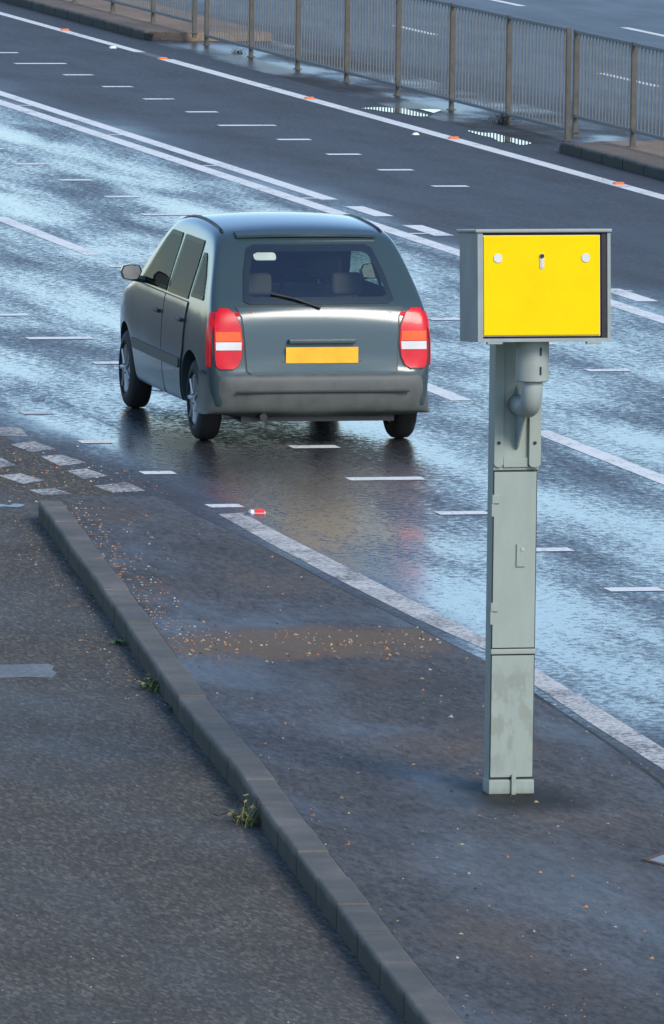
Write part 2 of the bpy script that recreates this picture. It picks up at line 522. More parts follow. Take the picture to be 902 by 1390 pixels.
while i < len(ko)-1:
    step = 3 if k < 4 else 6
    j = min(i+step, len(ko)-1)
    g = 0.009
    t0 = (ko[min(i+1, len(ko)-1)]-ko[i]).normalized()*g
    pts = []
    for q in range(i, j+1):
        p = ko[q].copy()
        if q == i: p += t0
        pts.append(p)
    inn = [ki[q].copy() for q in range(j, i-1, -1)]
    inn[-1] += t0
    jit = rnd.uniform(-0.006, 0.006)
    kb.prism([(p.x, p.y) for p in pts+inn], -0.05, PZ+0.012+jit)
    i = j; k += 1
tag(kb.build("kerb", M['kerb'], bevel=0.016), kind="structure")

re_px = [(212,674),(230,680),(268,700),(325,727),(378,753),(420,777),(478,808),(535,836),(583,860),(660,898),(725,944),(781,981),(834,1017),(895,1064)]
re_ = poly_px(re_px, PZ)
re_ += [Vector((11.85, 43.0, PZ)), Vector((11.3, 40.0, PZ)), Vector((10.6, 36, PZ)), Vector((9.6, 30, PZ)), Vector((7.5, 20, PZ))]
top_edge = poly_px([(75,679),(110,673),(150,672)], PZ)
inner = [p for p in ki if p.y > 21]
pav = [Vector((p.x, p.y, 0)) for p in inner[::2]][::-1] + top_edge + re_
mb = MB()
mb.prism([(p.x, p.y) for p in pav], -0.05, PZ)
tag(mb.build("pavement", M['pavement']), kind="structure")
# thin edging strip along the carriageway side of the island
eb = MB()
ed = smooth_line(resample(re_, 0.3), 3)
en = normals(ed)
for a, b, na, nb in zip(ed, ed[1:], en, en[1:]):
    if na.x < 0: na = -na
    if nb.x < 0: nb = -nb
    eb.prism([(a.x+na.x*.002, a.y+na.y*.002), (b.x+nb.x*.002, b.y+nb.y*.002), (b.x+nb.x*0.07, b.y+nb.y*0.07), (a.x+na.x*0.07, a.y+na.y*0.07)], -0.05, PZ-0.03)
tag(eb.build("kerb", M['kerb']), kind="structure")

# ------------------------------------------------------------------ road markings
ZM = 0.002
def strip(mb, x0, x1, y0, y1, seg=3.0, z=ZM):
    n = max(1, int((y1-y0)/seg))
    for i in range(n):
        a = y0+(y1-y0)*i/n; b = y0+(y1-y0)*(i+1)/n
        mb.poly([(x0, a, z), (x1, a, z), (x1, b, z), (x0, b, z)])
def marks(name, fn, mat):
    mb = MB(); fn(mb)
    return tag(mb.build(name, mat), kind="structure")

def edge_far(mb):
    strip(mb, 24.22, 24.41, 60, 117.9)
    strip(mb, 24.24, 24.39, 119.6, 240)
marks("edge_line", edge_far, M['paint'])
marks("edge_line", lambda mb: strip(mb, 24.24, 24.39, 117.9, 119.6), M['paint_faint'])

def edge_near(mb):
    lft = [(297,698),(373,741),(468,791),(564,839),(660,882),(726,930),(801,981),(902,1045),(960,1082)]
    rgt = [(330,696),(387,727),(468,768),(564,817),(660,866),(734,911),(814,961),(902,1016),(960,1052)]
    L = [P(x, y, ZM) for x, y in lft]; R = [P(x, y, ZM) for x, y in rgt]
    L += [Vector((11.6, 40, ZM))]; R += [Vector((11.8, 40, ZM))]
    for i in range(len(L)-1):
        mb.poly([L[i], R[i], R[i+1], L[i+1]])
marks("edge_line", edge_near, M['paint_worn'])

def centre(mb):
    strip(mb, 20.29, 20.48, 40, 240)          # solid line nearest us
    strip(mb, 20.64, 20.82, 92.1, 240)        # second solid line, ends where the dashes begin
    for py, y1 in ((279, None),):
        pass
    y = 91.3
    for k in range(14):
        strip(mb, 20.66, 20.86, y-1.55, y-0.15)
        y -= 2.62
marks("centre_line", centre, M['paint'])

def lane(mb):
    y = 84.93
    for k in range(-7, 12):
        a = 84.93+k*7.47
        strip(mb, 16.75, 16.92, a, a+4.95, 2.5)
marks("lane_line", lane, M['paint'])

def cross(mb, xc, wdt, y, dep=0.22, sk=0.0):
    ZM = 0.0035
    mb.poly([(xc-wdt/2, y-dep/2, ZM), (xc+wdt/2, y-dep/2+sk, ZM), (xc+wdt/2, y+dep/2+sk, ZM), (xc-wdt/2, y+dep/2, ZM)])
def checks(mb):
    for k in range(-4, 22):
        y = 104.18+k*2.545
        if y < 60: continue
        cross(mb, 22.45, 0.68 if k % 5 == 0 else 0.38, y)
    for k in range(-20, 12):
        y = 90.11+k*2.515
        cross(mb, 18.66, 0.62 if k % 5 == 0 else 0.36, y)
    for k in range(-14, 14):
        y = 75.9+k*2.37
        cross(mb, 14.85 if y < 70 else 14.76, 0.56 if k % 5 == 0 else 0.36, y)
    for k in range(0, 20):
        y = 62.32+k*2.32
        cross(mb, 13.30, 0.24, y, 0.22)
    for px, py in ((25,143),(147,183),(275,225),(410,269)):
        p = P(px, py); cross(mb, 20.56, 0.16, p.y, 0.12)
    for px, py in ((162,362),(567,317)):
        p = P(px, py); cross(mb, p.x, 0.18, p.y, 0.12)
    p = P(848, 395); cross(mb, p.x, 0.15, p.y, 0.12)
marks("check_markings", checks, M['paint'])

def second_road(mb):
    for a, b in (((526,34),(592,47)), ((818,99),(902,117))):
        A = P(*a); B = P(*b)
        strip(mb, 29.3, 29.42, B.y, A.y)
    for k in range(1, 5):
        strip(mb, 29.3, 29.42, 126.4+12*k-2.5, 126.4+12*k)
    for k in range(0, 5):
        strip(mb, 32.5, 32.63, 125.9-4.5+10.5*k-10.5*2*0, 125.9+10.5*k)
        strip(mb, 32.5, 32.63, 125.9-4.5-10.5*(k+1), 125.9-10.5*(k+1))
marks("lane_line", second_road, M['paint'])

def zoomq(q, ox, oy, s): return [P(ox+x/s, oy+y/s, ZM) for x, y in q]
def blocks(mb):
    for q in ([(-60,105),(75,110),(105,143),(-30,140)], [(40,172),(130,159),(208,190),(112,201)], [(150,216),(228,210),(320,240),(222,253)],
              [(247,270),(322,262),(402,290),(310,301)], [(347,326),(470,311),(542,345),(420,351)], [(115,0),(165,-3),(167,10),(117,12)],
              [(-90,225),(5,222),(60,250),(-30,264)], [(-10,287),(78,280),(165,306),(86,319)], [(106,341),(202,335),(270,356),(160,361)]):
        mb.poly(zoomq(q, 0, 540, 2.733))
marks("give_way_markings", blocks, M['paint_old'])
def faint(mb):
    mb.poly([P(x, y, ZM) for x, y in ((-40,903),(30,902),(66,901),(74,904),(70,909),(77,913),(72,920),(40,919),(-40,922))])
marks("faded_marking", faint, M['paint_faint'])

# puddles
def blob(name, pts, z, mat):
    c = sum((Vector(p) for p in pts), Vector())/len(pts)
    n = len(pts); fine = []
    for i in range(n):
        p0, p1, p2, p3 = (Vector(pts[(i+q) % n]) for q in (-1, 0, 1, 2))
        for t in (0, .25, .5, .75):
            fine.append(0.5*((2*p1)+(p2-p0)*t+(2*p0-5*p1+4*p2-p3)*t*t+(3*p1-p0-3*p2+p3)*t**3))
    mb = MB(); mb.poly([(p.x, p.y, z) for p in fine])
    return tag(mb.build(name, mat), kind="structure")
blob("puddle", [P(x, y) for x, y in ((492,147),(515,145.5),(540,147),(565,148),(598,149),(590,153),(579,158),(560,157),(545,154),(525,152),(508,149))], 0.005, M['water'])
blob("puddle", [P(x, y) for x, y in ((634,177),(655,180),(672,181),(690,186),(700,188),(722,194),(708,197),(694,193),(680,193),(668,187),(650,183))], 0.005, M['water'])

blob("puddle", [P(x, y) for x, y in ((-30,686),(-5,684),(12,686),(20,684),(34,686),(22,689),(4,688),(-12,691),(-30,690))], 0.003, M['damp'])

# ------------------------------------------------------------------ pedestrian railings
FX = 25.58
def railing(posts, zg, zb, ztop, label):
    root = empty("guard_railing", (FX, posts[len(posts)//2], zg))
    tag(root, label, "railing", "railing runs along the far footway")
    lx = lambda y: y-posts[len(posts)//2]
    for y in posts:
        mb = MB()
        yy = lx(y)
        mb.box(-0.028, 0.028, yy-0.03, yy+0.03, -0.06, ztop-zg)
        mb.box(-0.05, 0.05, yy-0.05, yy+0.05, -0.004, 0.010)
        for bz in (0.20, ztop-zg-0.14):
            mb.tube([(-0.034, yy, bz), (-0.026, yy, bz)], 0.011, 8)
        mb.build("post", M['fence_post'], root, bevel=0.004)
    for a, b in zip(posts, posts[1:]):
        lo, hi = sorted((lx(a), lx(b)))
        lo += 0.034; hi -= 0.034
        pn = MB()
        n = 17
        for i in range(1, n):
            y = lo+(hi-lo)*i/n
            pn.box(0.0-0.007, 0.007, y-0.010, y+0.010, zb-zg+0.018, ztop-zg-0.042)
        o = pn.build("bars", M['fence_bar'], root)
        rl = MB()
        rl.box(-0.024, 0.024, lo, hi, ztop-zg-0.040, ztop-zg-0.004)
        rl.build("top_rail", M['fence_bar'], root, bevel=0.004)
        r2 = MB()
        r2.box(-0.022, 0.022, lo, hi, zb-zg-0.018, zb-zg+0.016)
        r2.build("bottom_rail", M['fence_bar'], root, bevel=0.004)
    return root
mid = [121.35-2.85*i for i in range(8)]
railing(mid, 0.0, 0.125, 1.28, "long grey vertical-bar railing behind the roadside puddles")
railing([101.05, 98.45, 95.65, 92.85, 90.05, 87.25], 0.115, 0.30, 1.28, "grey railing run on the brown kerbed footway above the camera box")
railing([122.15, 124.95, 127.8, 130.6, 133.4, 136.2, 139.0], 0.115, 0.27, 1.28, "grey railing run at the top left on the brown raised footway")

# ------------------------------------------------------------------ speed camera
pb = P(694, 1078, PZ)
SC = empty("speed_camera", (pb.x, pb.y, PZ))
tag(SC, "yellow backed speed camera housing on a grey green square post", "speed camera")
PW, PD, PH = 0.242, 0.12, 2.40
hw = PW/2
c = MB(); c.box(-hw, hw, 0, PD, -0.05, PH); c.build("post", M['post'], SC, bevel=0.008)
c = MB()
c.box(-hw-0.002, hw+0.002, -0.012, PD+0.01, 0.0, 0.075)
c.build("base_skirt", M['post'], SC, bevel=0.005)
c = MB(); c.box(-0.004, 0.020, -0.030, -0.0125, -0.004, 0.105); c.build("base_tab", M['post'], SC, bevel=0.002)
c = MB(); c.box(-hw+0.0015, hw-0.0035, -0.004, -0.0003, 0.08, 1.712); c.build("seam_shade_plate", M['dark'], SC)  # dark plate added behind the panels so their gaps read as shaded seams
c = MB(); c.box(-hw+0.006, hw-0.008, -0.008, -0.0042, 0.09, 0.735); c.build("lower_panel", M['post'], SC, bevel=0.002)
c = MB(); c.box(-hw-0.001, hw+0.001, -0.014, -0.0005, 0.742, 0.770); c.build("ledge_strip", M['post'], SC, bevel=0.004)
dr = MB(); dr.box(-hw+0.006, hw-0.008, -0.009, -0.0042, 0.776, 1.705)
door = dr.build("access_door", M['post'], SC, bevel=0.002)
for z in (0.93, 1.50):
    h = MB(); h.box(-hw-0.006, -hw+0.034, -0.020, -0.010, z+0.04, z+0.085); h.box(-hw-0.008, -hw+0.006, -0.016, 0.02, z-0.03, z+0.085)
    h.build("hinge", M['post'], door, bevel=0.002)
h = MB(); h.box(0.008, 0.056, -0.019, -0.010, 1.205, 1.325); h.build("lock_cover", M['post'], door, bevel=0.002)
h = MB(); h.tube([(0.040, -0.0195, 1.298), (0.040, -0.024, 1.298)], 0.009, 12); h.build("screw", M['steel'], door)
# bracket: back plate, two cheeks with rounded feet, gusset under the pipe
bk = MB()
bk.box(-hw-0.001, hw+0.001, -0.010, -0.0005, 1.715, 2.39)
for sx in (-1, 1):
    x0, x1 = (-hw-0.001, -hw+0.050) if sx < 0 else (hw-0.058, hw+0.006)
    r = 0.02
    prof = [(x0, 2.39), (x0, 1.73+r), (x0+r*0.3, 1.73+r*0.3), (x0+r, 1.73), (x1-r, 1.73), (x1-r*0.3, 1.73+r*0.3), (x1, 1.73+r), (x1, 2.39)]
    bk.yprism(prof, -0.040 if sx > 0 else -0.024, -0.0105)
bk.box(-hw+0.0505, hw-0.0585, -0.022, -0.0105, 1.73, 1.78)
bk.build("bracket", M['post'], SC, bevel=0.003)
for sx in (-hw+0.024, hw-0.028):
    b_ = MB(); yb = -0.0245 if sx < 0 else -0.0405
    b_.tube([(sx, yb, 1.86), (sx, yb-0.006, 1.86)], 0.009, 10); b_.build("bolt", M['dark'], SC)
gs = MB()
gs.xprism([(-0.0105, 2.16), (-0.20, 2.05), (-0.20, 2.03), (-0.05, 1.85), (-0.0105, 1.82)], -0.004, 0.006)
gs.build("gusset", M['pipe'], SC)
PY = -0.31                                  # pipe axis in front of the post
arc = [(0.006, -0.0105, 2.060), (0.006, PY+0.13, 2.065)]
for q in range(1, 9):
    a = math.pi/2*q/8
    arc.append((0.006, PY+0.10-0.10*math.sin(a), 2.065+0.10-0.10*math.cos(a)))
arc.append((0.006, PY, 2.365))
pp = MB(); pp.tube(arc, 0.056, 28); pp.build("elbow_pipe", M['pipe'], SC, smooth=True)
cl = MB()
cl.tube([(0.006, PY, 2.090+0.12), (0.006, PY, 2.095+0.12)], [0.080, 0.086], 32)
cl.tube([(0.006, PY, 2.095+0.12), (0.006, PY, 2.425)], 0.086, 32)
col_ = cl.build("collar", M['pipe'], SC)
for p_ in col_.data.polygons:
    p_.use_smooth = len(p_.vertices) == 4
try:
    col_.data.set_sharp_from_angle(angle=math.radians(40))
except Exception:
    pass
for z in (2.250, 2.350):
    s_ = MB(); a = math.radians(-76)
    s_.box(0.026, 0.034, PY-0.089, PY-0.080, z, z+0.042)
    s_.build("slot", M['dark'], col_)

# housing, pitched a little down towards its far end
HB = Matrix.Translation((0.020, PY, 2.418)) @ Matrix.Rotation(math.radians(-4.2), 4, 'X')
BW, BH, BD = 0.71, 0.565, 0.40
def hbuild(mb, name, mat, bevel=0, parent=SC, **k):
    mb.v = [tuple(HB @ Vector(v)) for v in mb.v]
    return mb.build(name, mat, parent, bevel, **k)
x0, x1, yf, yb_, t = -BW/2, BW/2, -BD/2, BD/2, 0.018
hb = MB()
hb.box(x0, x0+t, yf, yb_, 0.0, BH)
hb.box(x1-t, x1, yf, yb_, 0.0, BH)
hb.box(x0+t, x1-t, yf, yb_, 0.0, 0.018)
hb.box(x0+t, x1-t, yb_-t, yb_, 0.018, BH)
hb.box(x0+t, x1-t, yf+0.05, yf+0.062, 0.018, BH)
# returned lips round the front opening
hb.box(x0+t, x0+t+0.010, yf, yf+0.012, 0.018, BH)
hb.box(x1-t-0.0, x1-t+0.001, yf, yf+0.012, 0.018, BH)
house = hbuild(hb, "housing", M['housing'], 0.004)
rf = MB()
rf.box(x0-0.014, x1+0.006, yf-0.014, yb_+0.02, BH+0.001, BH+0.020)
hbuild(rf, "lid", M['housing'], 0.005)
inn = MB()
inn.box(x1-t-0.030, x1-t-0.002, yf+0.004, yf+0.049, 0.020, BH-0.002)
inn.box(x0+t+0.011, x1-t-0.031, yf+0.020, yf+0.049, 0.0185, BH-0.002)
hbuild(inn, "recess", M['dark'])
tr = MB()
px0, px1, pz0, pz1 = x0+t+0.013, x1-t-0.042, 0.034, BH-0.016
tr.box(px0-0.005, px1+0.005, yf+0.004, yf+0.018, pz0-0.006, pz1+0.004)
hbuild(tr, "panel_trim", M['rim'], 0.003)
yp = MB(); yp.box(px0, px1, yf-0.004, yf+0.003, pz0, pz1)
ypo = hbuild(yp, "yellow_panel", M['yellow'], 0.003)
for bx in (px0+0.075, px1-0.075):
    b_ = MB(); b_.tube([(bx, yf-0.0045, pz1-0.115), (bx, yf-0.009, pz1-0.115)], 0.024, 24)
    hbuild(b_, "fixing_cap", M['button'], 0.002, ypo)
lk = MB()
cx_ = (px0+px1)/2
pr = []
for q in range(12):
    a = math.pi*q/11; pr.append((cx_+0.0125*math.cos(a), pz1-0.103+0.0125*math.sin(a)))
for q in range(12):
    a = math.pi+math.pi*q/11; pr.append((cx_+0.0125*math.cos(a), pz1-0.160+0.0125*math.sin(a)))
lk.yprism(pr, yf-0.009, yf-0.0045)
lko = hbuild(lk, "lock_plate", M['rim'], 0.001, ypo)
k_ = MB(); k_.tube([(cx_, yf-0.0095, pz1-0.105), (cx_, yf-0.016, pz1-0.105)], 0.011, 16); hbuild(k_, "lock_barrel", M['dark'], 0, lko)
k_ = MB(); k_.box(cx_-0.005, cx_+0.005, yf-0.0125, yf-0.0092, pz1-0.162, pz1-0.122); hbuild(k_, "lock_key_slot", M['button'], 0, lko)
for hx in (x0+0.05, x1-0.13):
    b_ = MB(); b_.box(hx, hx+0.08, yf-0.006, yf+0.03, -0.012, -0.001); hbuild(b_, "bottom_hinge", M['housing'], 0.002)

# ------------------------------------------------------------------ car
CARX, CARY = 14.90, 66.4
CAR = empty("car", (CARX, CARY, 0))
CAR.scale = (1.06, 1.08, 1.07)
tag(CAR, "dark teal hatchback driving away on the wet road past the speed camera", "car")
CL = 3.62
ST = [  # y, top height, bottom height, half width
    (0.00, 0.50, 0.34, 0.66), (0.012, 0.53, 0.29, 0.715), (0.03, 0.60, 0.25, 0.755), (0.05, 0.76, 0.23, 0.775), (0.075, 0.89, 0.21, 0.79),
    (0.12, 0.98, 0.20, 0.80), (0.22, 1.08, 0.20, 0.806), (0.34, 1.205, 0.20, 0.81), (0.45, 1.315, 0.20, 0.812), (0.55, 1.395, 0.20, 0.815), (0.66, 1.445, 0.20, 0.817),
    (0.85, 1.475, 0.20, 0.82), (1.3, 1.50, 0.20, 0.82), (1.7, 1.495, 0.20, 0.82), (2.0, 1.455, 0.20, 0.818), (2.18, 1.38, 0.20, 0.815), (2.45, 1.19, 0.20, 0.81),
    (2.72, 1.01, 0.20, 0.805), (2.9, 0.955, 0.20, 0.80), (3.2, 0.90, 0.20, 0.785), (3.42, 0.84, 0.21, 0.75), (3.54, 0.76, 0.23, 0.69), (3.60, 0.64, 0.26, 0.62), (3.62, 0.52, 0.32, 0.55)]
BELT = 0.93
def car_x(z, W):
    if z < BELT: return W*(1-0.055*((z-0.62)/0.42)**2)
    return W*(1-0.055*((BELT-0.62)/0.42)**2) - (z-BELT)*0.28 - (z-BELT)**2*0.10
FR = [0.0, 0.12, 0.28, 0.45, 0.6, 0.72, 0.84, 0.94]
def car_section(zt, zb, W):
    pts = [(0, zb), (W*0.6, zb), (W*0.9, zb+0.015)]
    r = min(0.095, (zt-zb)*0.25)
    for f in FR:
        z = zb+0.05+f*(zt-r-zb-0.05)
        pts.append((car_x(z, W), z))
    xe = car_x(zt-r, W)
    for a in (25, 50, 75):
        pts.append((xe-r*(1-math.cos(math.radians(a))), zt-r+r*math.sin(math.radians(a))))
    xr = pts[-1][0]
    for f in (0.72, 0.4):
        pts.append((xr*f, zt+0.03*(1-f*f)))
    pts.append((0, zt+0.03))
    return pts
def interp_st(y):
    for a, b in zip(ST, ST[1:]):
        if a[0] <= y <= b[0]:
            t = (y-a[0])/(b[0]-a[0])
            return tuple(a[q]+(b[q]-a[q])*t for q in range(4))
    return ST[-1]
rings = []
for (y, zt, zb, W) in ST:
    half = car_section(zt, zb, W)
    ring = [(x, y, z) for x, z in half] + [(-x, y, z) for x, z in half[-2:0:-1]]
    rings.append(ring)
nr = len(rings[0])
verts = [v for r in rings for v in r]
faces = []
for i in range(len(rings)-1):
    for k in range(nr):
        faces.append((i*nr+k, i*nr+(k+1) % nr, (i+1)*nr+(k+1) % nr, (i+1)*nr+k))
faces.append(tuple(range(nr))); faces.append(tuple(reversed(range((len(rings)-1)*nr, len(rings)*nr))))
bmesh_body = bpy.data.meshes.new("body")
bmesh_body.from_pydata(verts, [], faces)
bm = bmesh.new(); bm.from_mesh(bmesh_body)
bmesh.ops.recalc_face_normals(bm, faces=bm.faces)
bm.to_mesh(bmesh_body); bm.free()
bmesh_body.materials.append(M['car'])
tmp = bpy.data.objects.new("body_source", bmesh_body); link(tmp)
ss = tmp.modifiers.new("s", 'SUBSURF'); ss.levels = 3; ss.render_levels = 3
dg = bpy.context.evaluated_depsgraph_get(); dg.update()
sm = bpy.data.meshes.new_from_object(tmp.evaluated_get(dg))
BV = BVHTree.FromPolygons([v.co.copy() for v in sm.vertices], [tuple(p.vertices) for p in sm.polygons])
# wheel arches
WY = (0.62, 3.02); WR = 0.285
cut = MB()
for wy in WY:
    for sx in (-1, 1):
        cut.tube([(sx*0.56, wy, WR), (sx*1.0, wy, WR)], 0.345, 40)
cut_o = cut.build("arch_cutter", M['black'])
smo = bpy.data.objects.new("body_smooth", sm); link(smo)
bo = smo.modifiers.new("b", 'BOOLEAN'); bo.operation = 'DIFFERENCE'; bo.object = cut_o; bo.solver = 'EXACT'
dg = bpy.context.evaluated_depsgraph_get(); dg.update()
fin = bpy.data.meshes.new_from_object(smo.evaluated_get(dg))
for p in fin.polygons: p.use_smooth = True
for o in (tmp, smo, cut_o): bpy.data.objects.remove(o)
fin.materials.clear(); fin.materials.append(M['car'])
body = bpy.data.objects.new("body", fin); link(body); body.parent = CAR
try:
    fin.set_sharp_from_angle(angle=math.radians(50))
except Exception:
    pass
REARWIN = [(0.985, -0.50, 0.50), (1.005, -0.54, 0.54), (1.2, -0.50, 0.50), (1.345, -0.45, 0.45), (1.37, -0.40, 0.40)]
SIDEWIN = [[(0.965, 1.60, 2.50), (0.98, 1.595, 2.53), (1.1, 1.60, 2.36), (1.3, 1.61, 2.10), (1.365, 1.62, 1.99), (1.375, 1.64, 1.95)],
           [(0.965, 0.86, 1.53), (0.98, 0.85, 1.535), (1.2, 0.85, 1.53), (1.365, 0.88, 1.52), (1.375, 0.90, 1.50)],
           [(0.99, 0.42, 0.77), (1.005, 0.41, 0.785), (1.15, 0.52, 0.785), (1.27, 0.66, 0.795), (1.30, 0.71, 0.78)]]
FRONTWIN = [(1.02, -0.64, 0.64), (1.04, -0.67, 0.67), (1.2, -0.60, 0.60), (1.36, -0.53, 0.53), (1.39, -0.48, 0.48)]
def inside(rows, z, a, e):
    if not (rows[0][0]+e < z < rows[-1][0]-e): return False
    for (za, l0, h0), (zb2, l1, h1) in zip(rows, rows[1:]):
        if za <= z <= zb2:
            t = (z-za)/(zb2-za)
            return l0+(l1-l0)*t+e < a < h0+(h1-h0)*t-e
    return False
# openings for the glass
bm = bmesh.new(); bm.from_mesh(fin)
kill = []
for f in bm.faces:
    c_ = f.calc_center_median(); n_ = f.normal
    if c_.z < 0.97: continue
    if abs(n_.x) > 0.6 and any(inside(wn_, c_.z, c_.y, 0.018) for wn_ in SIDEWIN): kill.append(f)
    elif abs(n_.x) <= 0.8 and c_.y < 0.8 and inside(REARWIN, c_.z, c_.x, 0.018): kill.append(f)
    elif abs(n_.x) <= 0.8 and c_.y > 1.9 and inside(FRONTWIN, c_.z, c_.x, 0.018): kill.append(f)
bmesh.ops.delete(bm, geom=kill, context='FACES')
bm.to_mesh(fin); bm.free()

def cast(axis, a, z, side=1):
    if axis == 'rear': o_, d_ = Vector((a, -2, z)), Vector((0, 1, 0))
    elif axis == 'front': o_, d_ = Vector((a, 6, z)), Vector((0, -1, 0))
    elif axis == 'side': o_, d_ = Vector((side*3, a, z)), Vector((-side, 0, 0))
    elif axis == 'top': o_, d_ = Vector((a, z, 4)), Vector((0, 0, -1))
    h = BV.ray_cast(o_, d_)
    if h[0] is None:
        n_ = BV.find_nearest(o_+d_*2.0)
        return n_[0], n_[1]
    return h[0], h[1]
def shell(name, mat, axis, rows, off=0.004, side=1, ncol=12, parent=CAR, inset=0.012, sub=3):
    """panel wrapped onto the body; rows = (height, from, to)"""
    rr = []
    for a, b in zip(rows, rows[1:]):
        for q in range(sub):
            t = q/sub; rr.append(tuple(a[i]+(b[i]-a[i])*t for i in range(3)))
    rr.append(rows[-1])
    G = []; B = []
    for z, a0, a1 in rr:
        g = []; bb = []
        for c_ in range(ncol+1):
            a = a0+(a1-a0)*c_/ncol
            p, n_ = cast(axis, a, z, side)
            g.append(p+n_*off); bb.append(p-n_*inset)
        G.append(g); B.append(bb)
    R, Cn = len(G), ncol+1
    mb = MB()
    vs_ = [p for g in G for p in g]+[p for g in B for p in g]
    o2 = R*Cn
    fs = [(i*Cn+j, i*Cn+j+1, (i+1)*Cn+j+1, (i+1)*Cn+j) for i in range(R-1) for j in range(Cn-1)]
    per = [(0, j) for j in range(Cn)]+[(i, Cn-1) for i in range(1, R)]+[(R-1, j) for j in range(Cn-2, -1, -1)]+[(i, 0) for i in range(R-2, 0, -1)]
    for (a, b), (c_, d_) in zip(per, per[1:]+per[:1]):
        fs.append((a*Cn+b, c_*Cn+d_, o2+c_*Cn+d_, o2+a*Cn+b))
    mb.add(vs_, fs)
    o = mb.build(name, mat, parent, smooth=True)
    try: o.data.set_sharp_from_angle(angle=math.radians(45))
    except Exception: pass
    return o
def grow(rows, e):
    out = [(z, a0-e*(1 if a0 < a1 else -1), a1+e*(1 if a0 < a1 else -1)) for z, a0, a1 in rows]
    return [(rows[0][0]-e, rows[0][1], rows[0][2])]+out+[(rows[-1][0]+e, rows[-1][1], rows[-1][2])]
def ring(name, mat, axis, rows, width, off, side=1, parent=CAR):
    """narrow band running round the edge of a window"""
    def dens(loop):
        out = []
        for a, b in zip(loop, loop[1:]+loop[:1]):
            for q in range(8): out.append((a[0]+(b[0]-a[0])*q/8, a[1]+(b[1]-a[1])*q/8))
        return out
    outer = [(z, a0) for z, a0, a1 in rows]+[(z, a1) for z, a0, a1 in reversed(rows)]
    cz = (rows[0][0]+rows[-1][0])/2; ca = sum(p[1] for p in outer)/len(outer)
    hz = (rows[-1][0]-rows[0][0])/2; ha = max(abs(p[1]-ca) for p in outer)
    innr = [(cz+(z-cz)*(1-width/hz), ca+(a-ca)*(1-width/ha)) for z, a in outer]
    outer = dens(outer); innr = dens(innr); n_ = len(outer)
    pts = []
    for loop in (outer, innr):
        for z, a in loop:
            p, nn = cast(axis, a, z, side); pts.append(p+nn*off)
    mb = MB(); mb.add(pts, [(i, (i+1) % n_, n_+(i+1) % n_, n_+i) for i in range(n_)])
    return mb.build(name, mat, parent, smooth=True)
def rrect(z0, z1, a0, a1, r):
    rows = []
    for q in range(5):
        t = math.pi/2*q/4
        rows.append((z0+r*(1-math.cos(t)), a0+r*(1-math.sin(t)), a1-r*(1-math.sin(t))))
    for q in range(5):
        t = math.pi/2*(1-q/4)
        rows.append((z1-r*(1-math.cos(t)), a0+r*(1-math.sin(t)), a1-r*(1-math.sin(t))))
    return rows
# tailgate skin, rear window, bumper
TG = [(0.505, -0.50, 0.50), (0.53, -0.535, 0.535), (0.72, -0.545, 0.545), (0.90, -0.56, 0.56), (0.965, -0.60, 0.60)]
shell("tailgate_gap", M['black'], 'rear', grow(TG, 0.010), 0.003, ncol=20, inset=0.003)
shell("tailgate", M['car'], 'rear', TG, 0.009, ncol=20, inset=0.002)
rw = shell("rear_window", M['glass'], 'rear', REARWIN, 0.010, ncol=20, inset=0.002)
ring("window_seal", M['black'], 'rear', REARWIN, 0.045, 0.007, parent=rw)
shell("window_glint", M['white'], 'rear', rrect(1.27, 1.32, -0.41, -0.25, 0.02), 0.006, parent=rw, inset=0.0)  # pale patch added in place of a bright reflection on the glass
sp = MB()
for q in range(17):
    pass
spv = []
for q in range(17):
    x = -0.50+q/16*1.0
    p, _n = cast('top', x, 0.66-0.03*(1-(x/0.5)**2))
    for dy, dz in ((-0.10, -0.030), (-0.105, -0.012), (-0.02, 0.014), (0.07, 0.006)):
        spv.append((x, p.y+dy, p.z+dz))
sp.add(spv, [(i*4+j, i*4+j+1, (i+1)*4+j+1, (i+1)*4+j) for i in range(16) for j in range(3)]+[((i+1)*4, (i+1)*4+3, i*4+3, i*4) for i in range(16)]+[(0, 1, 2, 3), (67, 66, 65, 64)])
sp.build("roof_spoiler", M['car'], CAR, smooth=False)
wp = MB()
a_, _ = cast('rear', 0.0, 0.965); b_2, _ = cast('rear', -0.34, 1.06)
wp.tube([a_+Vector((0, -0.03, 0)), a_.lerp(b_2, .5)+Vector((0, -0.03, 0.012)), b_2+Vector((0, -0.028, 0))], 0.009, 8)
wp.build("rear_wiper", M['black'], CAR)
def bumper_mesh():
    mb = MB()
    prof = [(0.30, 0.0), (0.34, -0.035), (0.42, -0.055), (0.475, -0.055), (0.505, -0.03), (0.515, 0.03)]
    xs = [-0.80, -0.795, -0.77, -0.71, -0.6, -0.4, -0.2, 0, 0.2, 0.4, 0.6, 0.71, 0.77, 0.795, 0.80]
    ys = [0.36, 0.19, 0.09, 0.035, 0.012, 0.0, 0, 0, 0, 0, 0.012, 0.035, 0.09, 0.19, 0.36]
    sect = [(0.225, 0.075), (0.235, 0.02), (0.28, -0.01), (0.37, -0.035), (0.45, -0.04), (0.49, -0.035), (0.51, -0.012), (0.516, 0.02), (0.514, 0.09)]
    vs_ = []
    for x, y in zip(xs, ys):
        k = 1.0+0.012
        for z, dy in sect:
            side = abs(x) > 0.76
            vs_.append((x*k+(0.0 if not side else math.copysign(-(dy+0.04)*0.28, x)), y+dy*(1 if not side else 0.25)+0.0, z))
    n = len(sect)
    fs = [(i*n+j, i*n+j+1, (i+1)*n+j+1, (i+1)*n+j) for i in range(len(xs)-1) for j in range(n-1)]
    mb.add(vs_, fs)
    return mb
bu = bumper_mesh().build("rear_bumper", M['plastic'], CAR, smooth=True)
